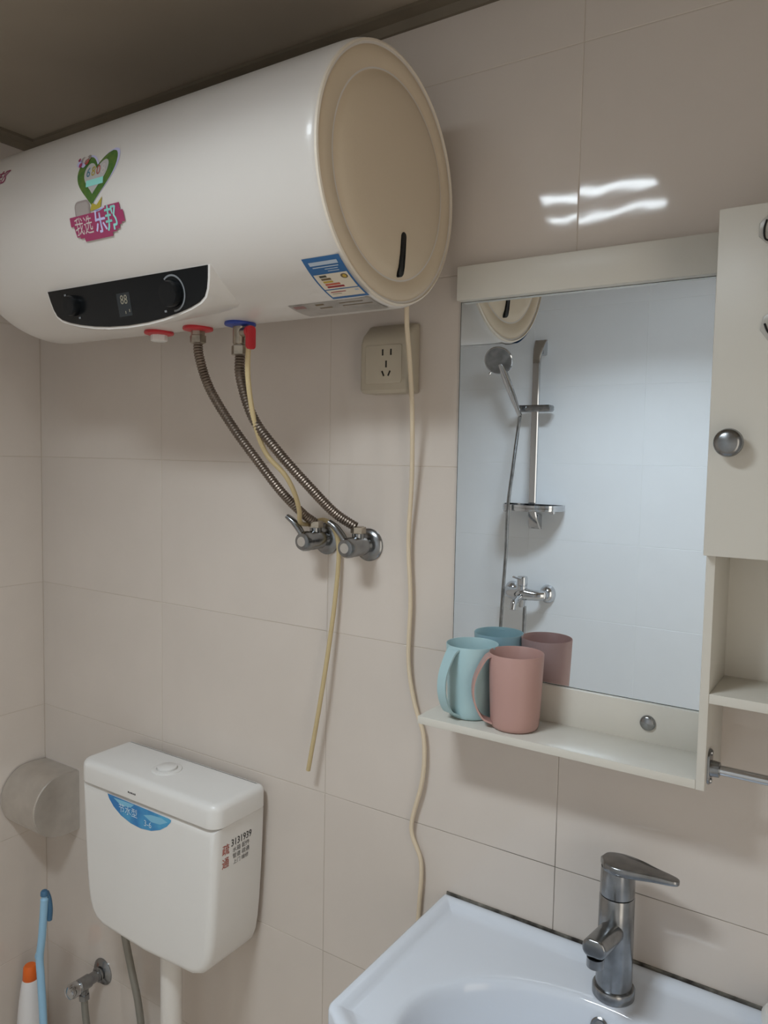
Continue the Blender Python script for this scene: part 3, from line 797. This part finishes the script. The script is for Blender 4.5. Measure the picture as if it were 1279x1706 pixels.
# ================================================================== CISTERN
ci = thing('toilet_cistern', 'white plastic toilet cistern with push button mounted on the wall', 'cistern'); ci.location = (-1.173, 0, 0.565)
CO = Vector((1.173, 0, -0.565))
def cpart(o, par=None): o.parent = par or ci; o.location = CO if par is None else (0, 0, 0); return o
CC = -1.173
def arc(cx, cz, r, a0, a1, n=8): return [(cx+r*math.cos(math.radians(a0+(a1-a0)*k/n)), cz+r*math.sin(math.radians(a0+(a1-a0)*k/n))) for k in range(n+1)]
right = [(0.1945, 0.8625), (0.1925, 0.80), (0.1895, 0.74), (0.1855, 0.68), (0.1815, 0.640), (0.1765, 0.612), (0.168, 0.591), (0.153, 0.5755), (0.130, 0.5665), (0.0, 0.5600)]
ol = [(CC+x, z) for x, z in right]+[(CC-x, z) for x, z in right[-2::-1]]
mb = MB(); prism(mb, ol, -0.012, -0.141, lambda a, b, h: (a, h, b), 0.004, 0.016, 6)
cpart(mb.build('tank_body', 'cistern', sharp=50))
mb = MB(); prism(mb, round_rect(CC-0.198, CC+0.198, -0.1445, -0.010, [0.012, 0.012, 0.026, 0.026], 6), 0.8640, 0.9095, lambda a, b, h: (a, b, h), 0.002, 0.014, 6)
lid = cpart(mb.build('tank_lid', 'cistern', sharp=50))
mb = MB()
lathe(mb, (-1.178, -0.078, 0.9085), (0, 0, 1), [(0, 0.0300), (0.003, 0.0295), (0.0045, 0.027), (0.0045, 0.0215), (0.0025, 0.0205), (0.0025, 0)], 40)
ring = mb.build('button_ring', 'cistern', None, sharp=40); ring.parent = lid
mb = MB()
lathe(mb, (-1.178, -0.078, 0.9105), (0, 0, 1), [(0, 0.0198), (0.0055, 0.0195), (0.0068, 0.018), (0.0072, 0)], 40)
pb = mb.build('push_button', 'cistern', None, sharp=40); pb.parent = lid
# crescent sticker on the front, under the lid
YFc = -0.1412
def fm(layer): return lambda a, b: (a, YFc-0.0002*(1+layer), b)
cr = [(-1.281, 0.8565), (-1.276, 0.8475), (-1.262, 0.8345), (-1.240, 0.8225), (-1.210, 0.8145), (-1.180, 0.8125), (-1.150, 0.8165), (-1.125, 0.8255), (-1.106, 0.8375), (-1.096, 0.8480), (-1.094, 0.8530), (-1.10, 0.8545)]
mb = MB(); patch(mb, cr, fm(0), 0)
patch(mb, [(-1.172, 0.842), (-1.15, 0.848), (-1.12, 0.850), (-1.104, 0.846), (-1.125, 0.836), (-1.15, 0.834)], fm(1), 1)
patch(mb, [(-1.262, 0.853), (-1.20, 0.8545), (-1.21, 0.846), (-1.24, 0.843)], fm(1), 1)
text_patch(mb, '节水型', 0.019, fm(2), -1.218, 0.8365, 2, sx=1.0)
text_patch(mb, '3-6', 0.017, fm(2), -1.160, 0.8265, 2)
cpart(mb.build('blue_crescent_sticker', ['crescent', 'crescent_lt', 'crescent_tx'], fixn=False))['label'] = 'blue crescent sticker with pale lettering under the lid'
mb = MB()
for k in range(5): grid_patch(mb, -1.214+k*0.0048, -1.2105+k*0.0048, 0.8765, 0.8800-0.0006*(k % 2), lambda a, b: (a, -0.1448, b), 1, 1)
o = mb.build('lid_mark', 'ink', None, fixn=False); o.parent = lid
# stamp on the right side
def sm(a, b): 
    x = CC+0.1945-(0.8625-b)*0.033+0.0006
    return (x, a, b)
mb = MB()
text_patch(mb, '3131939', 0.0195, lambda a, b: sm(a, b), -0.0735, 0.8245, 0, sx=0.80)
for dx in (0.0004,): text_patch(mb, '3131939', 0.0195, lambda a, b: sm(a, b), -0.0735+dx, 0.8245, 0, sx=0.80)
for r_, (body, s_) in enumerate((('水箱 配件', 0.0105), ('管道 疏通', 0.0105), ('上门 维修', 0.0095))):
    text_patch(mb, body, s_, lambda a, b: sm(a, b), -0.0735, 0.8095-0.0120*r_, 0, sx=1.0)
text_patch(mb, '疏', 0.022, lambda a, b: sm(a, b), -0.1140, 0.8170, 1, sx=0.85)
text_patch(mb, '通', 0.022, lambda a, b: sm(a, b), -0.1140, 0.7920, 1, sx=0.85)
for q in (0.8170, 0.7920):
    text_patch(mb, '疏' if q > 0.8 else '通', 0.022, lambda a, b: sm(a, b), -0.1135, q, 1, sx=0.85)
cpart(mb.build('side_stamp', ['ink', 'ink_red'], fixn=False))['label'] = 'black and red stamped lettering on the side'
# flush pipe
mb = MB()
lathe(mb, (-1.170, -0.075, 0.575), (0, 0, -1), [(0, 0.032), (0.018, 0.032), (0.022, 0.029), (0.030, 0.029), (0.034, 0.0215), (0.575, 0.0215)], 32)
tag(mb.build('flush_pipe', 'pvc', sharp=40), 'thick white plastic flush pipe below the cistern', 'pipe')
# stop valve and fill hose
sv = thing('stop_valve', 'chrome stop valve low on the wall left of the cistern pipe', 'valve'); sv.location = (-1.490, 0, 0.3185)
mb = MB(); lathe(mb, (0, 0, 0), (0, -1, 0), [(0, 0.031), (0.002, 0.031), (0.006, 0.027), (0.010, 0.014), (0.013, 0.0135), (0.014, 0.0175), (0.016, 0.0175), (0.017, 0.014), (0.020, 0.0135)], 32)
mb.build('wall_flange', 'chrome_dull', sv)
mb = MB(); lathe(mb, (0, -0.015, 0), (0, -1, 0), [(0, 0.0125), (0.020, 0.0125), (0.024, 0.0150), (0.050, 0.0155), (0.054, 0.012)], 28)
lathe(mb, (0.0, -0.052, -0.008), (0, 0, -1), [(0, 0.0100), (0.016, 0.0100), (0.018, 0.009)], 20)
mb.build('valve_body', 'chrome_dull', sv)
mb = MB(); lathe(mb, (0, -0.067, 0), (0, -1, 0), [(0, 0.0125), (0.004, 0.0165), (0.018, 0.0170), (0.026, 0.0140), (0.029, 0.008), (0.030, 0)], 28)
mb.build('handle', 'chrome', sv)
mb = MB(); lathe(mb, (0.0, -0.052, -0.024), (0, 0, -1), [(0, 0.0115), (0.001, 0.0125), (0.013, 0.0125), (0.014, 0.010)], 6)
mb.build('hose_nut', 'chrome_dull', sv, sharp=30)
mb = MB()
tube(mb, catmull([(-1.490, -0.052, 0.282), (-1.484, -0.052, 0.235), (-1.468, -0.050, 0.160), (-1.43, -0.046, 0.105), (-1.38, -0.042, 0.10), (-1.33, -0.038, 0.150), (-1.308, -0.038, 0.250), (-1.309, -0.045, 0.340), (-1.322, -0.055, 0.430), (-1.334, -0.062, 0.510), (-1.337, -0.066, 0.600)], 10), 0.0078, 14)
tag(mb.build('fill_hose', 'hose_grey'), 'grey flexible fill hose looping from the stop valve to the cistern', 'hose')

# ================================================================== TOILET ROLL HOLDER
tp = thing('toilet_roll_holder', 'brushed stainless toilet roll holder in the corner beside the cistern', 'roll holder'); tp.location = (-1.64, 0, 0.715)
ctr = [(0.0, 0.070), (-0.035, 0.0735), (-0.066, 0.0715), (-0.087, 0.061), (-0.103, 0.045), (-0.114, 0.024), (-0.1178, 0.002), (-0.114, -0.022), (-0.103, -0.044), (-0.085, -0.060), (-0.060, -0.070), (-0.030, -0.074), (0.0, -0.074)]
cc = [(p.x, p.y) for p in catmull([(a, b, 0) for a, b in ctr], 4)]
mb = MB()
inner = [(a*0.975, b*0.98) for a, b in cc]
vs = []; n = len(cc)
for h in (-0.066, 0.062):
    for a, b in cc: vs.append((h, a, b))
for h in (-0.066, 0.062):
    for a, b in inner: vs.append((h, a, b))
fs = []
for i in range(n-1):
    fs.append((i, i+1, n+i+1, n+i)); fs.append((2*n+i, 3*n+i, 3*n+i+1, 2*n+i+1))
    fs.append((n+i, n+i+1, 3*n+i+1, 3*n+i)); fs.append((i, 2*n+i, 2*n+i+1, i+1))
mb.add(vs, fs); mb.build('cover', 'steel', tp, sharp=40)
for h in (-0.0655, 0.0615):
    mb = MB(); prism(mb, [(a*0.99, b*0.99) for a, b in cc], 0, 0.0035 if h > 0 else -0.001, lambda a, b, k: (h+k, a, b), 0, 0.0008 if h > 0 else 0, 2)
    mb.build('side_plate', 'steel', tp, sharp=40)
mb = MB(); lathe(mb, (-0.063, -0.058, 0.0), (1, 0, 0), [(0, 0.048), (0.12, 0.048)], 32); mb.build('paper_roll', 'white_pl', tp)

# ================================================================== BRUSH AND BOTTLE (corner, on the floor)
br = thing('toilet_brush', 'sky blue long-handled toilet brush standing in the corner', 'brush'); br.location = (-1.533, -0.13, 0)
mb = MB()
hp = [(0.015, 0.0, 0.562), (0.014, 0.0, 0.540), (0.004, 0.0, 0.46), (-0.006, 0.0, 0.405), (-0.003, 0.0, 0.36), (0.004, 0.0, 0.26), (0.006, 0.0, 0.09)]
pp = catmull(hp, 8); k = len(pp)
tube(mb, pp, [0.0062 if i < 6 else 0.0084 for i in range(k)], 16)
mb.build('handle', 'sky_blue', br)
mb = MB(); tube(mb, catmull([(0.013, 0.006, 0.562), (0.016, 0.010, 0.545), (0.017, 0.012, 0.52), (0.014, 0.012, 0.495)], 5), 0.0058, 12); lathe(mb, (0.0150, 0.0, 0.558), (0, 0, 1), [(0, 0.0085), (0.008, 0.0082), (0.011, 0.006), (0.012, 0)], 18)
mb.build('handle_clip', 'navy', br)
mb = MB(); tube(mb, catmull([(-0.004, 0.0, 0.418), (-0.014, 0.0, 0.412), (-0.017, 0.0, 0.402), (-0.008, 0.0, 0.394)], 5), 0.0042, 10); mb.build('handle_lug', 'sky_blue', br)
mb = MB(); lathe(mb, (0.006, 0.0, 0), (0, 0, 1), [(0, 0.0), (0, 0.036), (0.004, 0.040), (0.05, 0.042), (0.09, 0.036), (0.096, 0.012)], 28); mb.build('brush_head', 'white_pl', br)
bo = thing('cleaner_bottle', 'white cleaner bottle with an orange cap behind the blue brush', 'bottle'); bo.location = (-1.6450, -0.088, 0)
mb = MB(); lathe(mb, (0, 0, 0), (0, 0, 1), [(0, 0.0), (0, 0.030), (0.004, 0.0325), (0.12, 0.0325), (0.18, 0.031), (0.24, 0.0255), (0.282, 0.0195), (0.290, 0.017), (0.292, 0.012)], 32); mb.build('bottle_body', 'bottle', bo, sharp=45)
mb = MB(); lathe(mb, (0, 0, 0.289), (0, 0, 1), [(0, 0.0165), (0.001, 0.0172), (0.030, 0.0150), (0.034, 0.012), (0.035, 0)], 24); mb.build('bottle_cap', 'orange', bo, sharp=45)

# ================================================================== SINK
si = thing('wash_basin', 'glossy white ceramic wash basin against the wall', 'basin'); si.location = (-0.285, 0, 0)
SXc, SYc = -0.285, -0.250
def sink_outline(d=0.0):
    P = []
    x0, x1, yb = -0.586+d, 0.016-d, -0.002-d
    rb = max(0.006-d, 0.002); rf = max(0.018-d, 0.004); ys = -0.315
    P += [(x1, yb)]
    for k in range(1, 30): P.append((x1+(x0+rb-x1)*k/30, yb))
    P += arc(x0+rb, yb-rb, rb, 90, 180, 4)
    for k in range(1, 16): P.append((x0, yb-rb+(ys-yb+rb)*k/16))
    yf = -0.332+d
    P += arc(x0+rf, yf+rf, rf, 180, 255, 5)
    for k in range(1, 40):
        t = k/40; x = x0+rf*0.75+(x1-x0-rf*1.5)*t
        P.append((x, yf-0.105*math.sin(PI*t)**0.9))
    P += arc(x1-rf, yf+rf, rf, 285, 360, 5)
    for k in range(1, 16): P.append((x1, ys+(yb-0.004-ys)*k/16))
    return P
OUT = sink_outline()
def ell(rho):
    R = []
    for (x, y) in OUT:
        an = math.atan2((y-SYc)/0.15, (x-SXc)/0.22)
        R.append((SXc+0.22*rho*math.cos(an), SYc+0.15*rho*math.sin(an)))
    return R
def mixp(A, Bp, t): return [(a[0]+(b[0]-a[0])*t, a[1]+(b[1]-a[1])*t) for a, b in zip(A, Bp)]
def insetL(d):   # lip is wider on the left and right than at the back
    return sink_outline(d)
e103 = ell(1.045)
i3 = insetL(0.026)
rings = [(ell(0.35), 0.60), (ell(0.75), 0.63), (ell(0.95), 0.69), (mixp(ell(1.05), OUT, 0.45), 0.745), (sink_outline(0.006), 0.752), (sink_outline(0.002), 0.757), (OUT, 0.764), (OUT, 0.812), (sink_outline(0.0015), 0.8160), (sink_outline(0.005), 0.8185),
         (sink_outline(0.012), 0.8180), (sink_outline(0.0175), 0.8160), (sink_outline(0.0215), 0.8115), (i3, 0.8085), (mixp(i3, e103, 0.08), 0.8075), (mixp(i3, e103, 0.5), 0.8070), (mixp(i3, e103, 0.9), 0.8062), (e103, 0.8056), (ell(1.02), 0.8046), (ell(1.0), 0.8015), (ell(0.985), 0.796), (ell(0.97), 0.787),
         (ell(0.94), 0.769), (ell(0.89), 0.745), (ell(0.82), 0.722), (ell(0.7), 0.702), (ell(0.5), 0.688), (ell(0.3), 0.682), (ell(0.12), 0.679), (ell(0.1), 0.674)]
n = len(OUT); vs = []; fs = []
for P, z in rings: vs += [(a-SXc, b, z) for a, b in P]
for i in range(len(rings)-1):
    for k in range(n):
        k2 = (k+1) % n; fs.append((i*n+k, i*n+k2, (i+1)*n+k2, (i+1)*n+k))
fs.append(tuple(range(n))[::-1]); fs.append(tuple((len(rings)-1)*n+k for k in range(n)))
MB().add(vs, fs).build('basin_body', 'ceramic', si, sharp=65)
mb = MB(); lathe(mb, (0, SYc, 0.675), (0, 0, 1), [(0, 0.024), (0.006, 0.024), (0.007, 0.020), (0.005, 0.012), (0.006, 0)], 28); mb.build('drain_ring', 'chrome', si)
mb = MB(); lathe(mb, (-0.004, -0.1060, 0.7790), (0, -1, 0.38), [(0, 0.012), (0.004, 0.012), (0.005, 0.010), (0.003, 0.0075), (0.003, 0)], 24); mb.build('overflow_ring', 'chrome_dull', si)
mb = MB(); box(mb, -0.297, 0.297, -0.0030, 0.0, 0.808, 0.8205); mb.build('caulk_line', 'caulk', si)['label'] = 'dark mouldy sealant line along the wall'
mb = MB(); lathe(mb, (0, -0.17, 0), (0, 0, 1), [(0, 0.13), (0.02, 0.13), (0.05, 0.11), (0.3, 0.085), (0.55, 0.095), (0.635, 0.12)], 40); mb.build('pedestal', 'ceramic', si)

# faucet
fa = thing('basin_faucet', 'worn chrome single-lever faucet on the basin', 'faucet'); fa.location = (-0.2835, -0.0685, 0.8066)
def fp_(mb, nm, m='chrome_dull', sharp=40): return mb.build(nm, m, fa, sharp=sharp)
fp_(lathe(MB(), (0, 0, 0), (0, 0, 1), [(0, 0.0285), (0.011, 0.0285), (0.013, 0.0270), (0.013, 0.022)], 40), 'base_ring')
mb = lathe(MB(), (0, 0, 0.012), (0, 0, 1), [(0, 0.0240), (0.003, 0.0245), (0.060, 0.0240), (0.128, 0.0235), (0.130, 0.0225)], 40)
fp_(mb, 'faucet_body')
mb = MB(); prism(mb, round_rect(-0.0155, 0.0155, -0.0125, 0.0125, 0.011), 0, 0.098, lambda a, b, h: (a, -h, 0.094+b+0.22*h), 0, 0.004, 3)
sp = fp_(mb, 'spout')
mb = MB(); lathe(mb, (0, -0.088, 0.101), (0, 0, -1), [(0, 0.011), (0.012, 0.011), (0.013, 0.009)], 24); o = mb.build('aerator', 'chrome_dull', None); o.parent = sp
mb = lathe(MB(), (0, 0, 0.143), (0, 0, 1), [(0, 0.0215), (0.001, 0.0232), (0.030, 0.0228), (0.038, 0.0225)], 40)
fp_(mb, 'cartridge_cap')
# teardrop lever turned to the right
mb = MB()
lev = [(p.x, p.y) for p in catmull([(-0.0245, 0.0, 0), (-0.019, 0.0165, 0), (0.0, 0.0235, 0), (0.022, 0.0205, 0), (0.048, 0.0130, 0), (0.070, 0.0085, 0), (0.079, 0.0040, 0), (0.079, -0.0040, 0), (0.070, -0.0085, 0), (0.048, -0.0130, 0), (0.022, -0.0205, 0), (0.0, -0.0235, 0), (-0.019, -0.0165, 0)], 4)]
prism(mb, lev[:-1], 0, 0.012, lambda a, b, h: (a, b, 0.178+h*(1 if a < 0.03 else max(0.55, 1-(a-0.03)*7))+0.02*max(0, a)), 0.003, 0.003, 3)
fp_(mb, 'lever')
# small white lidded pot on the basin corner
wp = thing('soap_pot', 'small rounded white pot at the right end of the basin', 'pot'); wp.location = (-0.068, -0.048, 0.8083)
mb = MB(); lathe(mb, (0, 0, 0), (0, 0, 1), [(0, 0), (0, 0.028), (0.003, 0.031), (0.030, 0.033), (0.031, 0.033)], 32); mb.build('pot_body', 'white_pl', wp)
mb = MB(); lathe(mb, (0, 0, 0.031), (0, 0, 1), [(0, 0.034), (0.008, 0.034), (0.014, 0.030), (0.016, 0.022), (0.0165, 0)], 32); mb.build('pot_lid', 'white_pl', wp)

# ================================================================== SHOWER ON THE OPPOSITE WALL (seen in the mirror)
sr = thing('shower_rail', 'chrome shower rail with soap tray on the opposite wall, seen in the mirror', 'shower rail'); sr.location = (-1.187, YF, 1.27)
BZ0, BZ1 = -0.005, 0.742
mb = MB()
# bowed flat bar, flaring into the wall at both ends
st = []
for k in range(41):
    t = k/40; z = BZ0+(BZ1-BZ0)*t
    e = max(0, 1-t/0.13, 1-(1-t)/0.13)
    yy = 0.062 - 0.040*e**2; wd = 0.0150+0.011*e**1.5
    st.append((yy, wd, z))
vs = []; fs = []
for yy, wd, z in st:
    for (a, b) in ((-wd, 0.005), (-wd*0.8, 0.0085), (wd*0.8, 0.0085), (wd, 0.005), (wd, -0.005), (-wd, -0.005)): vs.append((a, yy+b, z))
for i in range(len(st)-1):
    for k in range(6): fs.append((i*6+k, i*6+(k+1) % 6, (i+1)*6+(k+1) % 6, (i+1)*6+k))
fs.append(tuple(range(6))); fs.append(tuple((len(st)-1)*6+k for k in range(6))[::-1])
mb.add(vs, fs); mb.build('rail_bar', 'chrome', sr, sharp=30)
for z in (BZ0+0.03, BZ1-0.03):
    mb = MB(); prism(mb, round_rect(-0.018, 0.018, z-0.028, z+0.028, 0.006), 0, 0.035, lambda a, b, h: (a, h, b), 0, 0.003, 2); mb.build('wall_mount', 'chrome', sr)
mb = MB(); prism(mb, round_rect(-0.072, 0.070, -0.013, 0.013, 0.009), 0.040, 0.084, lambda a, b, h: (a, h, 0.472+b), 0.003, 0.004, 2); mb.build('slider_bracket', 'chrome_dull', sr)
mb = MB()
tr = [(p.x, p.y) for p in catmull([(-0.120, 0.020, 0), (-0.122, 0.06, 0), (-0.100, 0.115, 0), (-0.05, 0.148, 0), (0, 0.156, 0), (0.05, 0.148, 0), (0.100, 0.115, 0), (0.122, 0.06, 0), (0.120, 0.020, 0)], 5)]
prism(mb, tr, 0.070, 0.084, lambda a, b, h: (a, b, h), 0.003, 0.001, 2)
ring_o = tr; ring_i = offset_poly(tr, 0.005); n = len(tr)
vs = [(a, b, 0.084) for a, b in ring_o]+[(a, b, 0.094) for a, b in ring_o]+[(a, b, 0.094) for a, b in ring_i]+[(a, b, 0.084) for a, b in ring_i]
fs = []
for k in range(n):
    k2 = (k+1) % n
    for L in range(3): fs.append((L*n+k, L*n+k2, (L+1)*n+k2, (L+1)*n+k))
mb.add(vs, fs); mb.build('soap_tray', 'chrome', sr)
for xx in (-0.098, 0.098):
    mb = MB(); lathe(mb, (xx, 0.095, 0.071), (0, 0, -1), [(0, 0.010), (0.008, 0.010), (0.010, 0.007), (0.010, 0)], 16); mb.build('tray_knob', 'chrome', sr)
# hand shower
hs = thing('hand_shower', 'round chrome hand shower held by the rail bracket, seen in the mirror', 'shower head')
HB = Vector((-1.238, YF+0.110, 1.730)); HD = Vector((-0.080, 0.050, 0.232)).normalized()
hs.location = HB
Lh = 0.195
mb = MB(); tube(mb, [HD*(-0.02), HD*0.02, HD*0.05, HD*0.10, HD*0.15, HD*Lh], [0.0085, 0.0105, 0.0130, 0.0150, 0.0150, 0.012], 20); mb.build('handle', 'chrome', hs)
NF = Vector((0.16, 0.85, -0.40)).normalized()
hc = HD*(Lh+0.018)
mb = MB(); lathe(mb, hc-NF*0.024, NF, [(0, 0.0), (0.002, 0.020), (0.010, 0.040), (0.020, 0.052), (0.028, 0.056), (0.034, 0.056), (0.037, 0.053)], 40); mb.build('spray_head', 'chrome', hs)
mb = MB(); lathe(mb, hc+NF*0.0118, NF, [(0, 0.052), (0.002, 0.051), (0.003, 0.030), (0.0032, 0)], 40); mb.build('spray_face', 'chrome_dull', hs)
mb = MB(); lathe(mb, hc-NF*0.002+Vector((-0.035, 0.0, -0.046)), (-0.5, 0, -0.9), [(0, 0.004), (0.010, 0.004), (0.011, 0)], 10); mb.build('spray_lever', 'chrome', hs)
mb = MB()
tube(mb, catmull([tuple(HB+HD*(-0.02)), (-1.244, YF+0.092, 1.66), (-1.245, YF+0.13, 1.50), (-1.2465, YF+0.16, 1.36), (-1.254, YF+0.15, 1.18), (-1.272, YF+0.13, 0.99), (-1.285, YF+0.11, 0.80), (-1.265, YF+0.10, 0.62), (-1.232, YF+0.095, 0.57), (-1.203, YF+0.09, 0.64), (-1.200, YF+0.080, 0.80), (-1.200, YF+0.074, 0.955)], 10), 0.0068, 12)
tag(mb.build('shower_hose', 'chrome_dull'), 'grey metal shower hose hanging in a loop, seen in the mirror', 'hose')
# mixer
mx = thing('shower_mixer', 'chrome wall mixer tap below the shower rail, seen in the mirror', 'mixer tap'); mx.location = (-1.2085, YF, 1.003); mx.scale = (1.0, 1.15, 1.15)
for xx in (-0.076, 0.076):
    mb = MB(); lathe(mb, (xx, 0, 0), (0, 1, 0), [(0, 0.033), (0.006, 0.033), (0.018, 0.028), (0.026, 0.020), (0.028, 0.017), (0.050, 0.0165), (0.052, 0)], 32); mb.build('wall_flange', 'chrome', mx)
mb = MB()
tube(mb, catmull([(-0.076, 0.046, 0), (-0.055, 0.062, 0.0), (-0.025, 0.072, 0.002), (0.0, 0.075, 0.004), (0.025, 0.072, 0.002), (0.055, 0.062, 0), (0.076, 0.046, 0)], 6), lambda i: 0.0175+0.006*math.exp(-((i-18)/7.0)**2), 20)
lathe(mb, (0, 0.075, 0.01), (0, 0, 1), [(0, 0.020), (0.022, 0.0195), (0.024, 0.018)], 24)
lathe(mb, (0, 0.074, -0.005), (0, 0, -1), [(0, 0.0145), (0.036, 0.0120), (0.038, 0.0105)], 20)
mb.build('mixer_body', 'chrome', mx)
mb = MB(); lathe(mb, (0, 0.075, 0.034), (0, 0, 1), [(0, 0.0205), (0.024, 0.0205), (0.030, 0.018), (0.031, 0)], 28)
tube(mb, [(0, 0.080, 0.056), (0, 0.118, 0.063), (0, 0.150, 0.071)], [0.008, 0.006, 0.0055], 14, ell=(1, 0.6)); mb.build('lever', 'chrome', mx)
mb = MB(); tube(mb, catmull([(0.004, 0.078, -0.004), (0.004, 0.115, -0.006), (0.004, 0.150, -0.018), (0.004, 0.160, -0.040)], 6), 0.0115, 18); mb.build('bath_spout', 'chrome', mx)
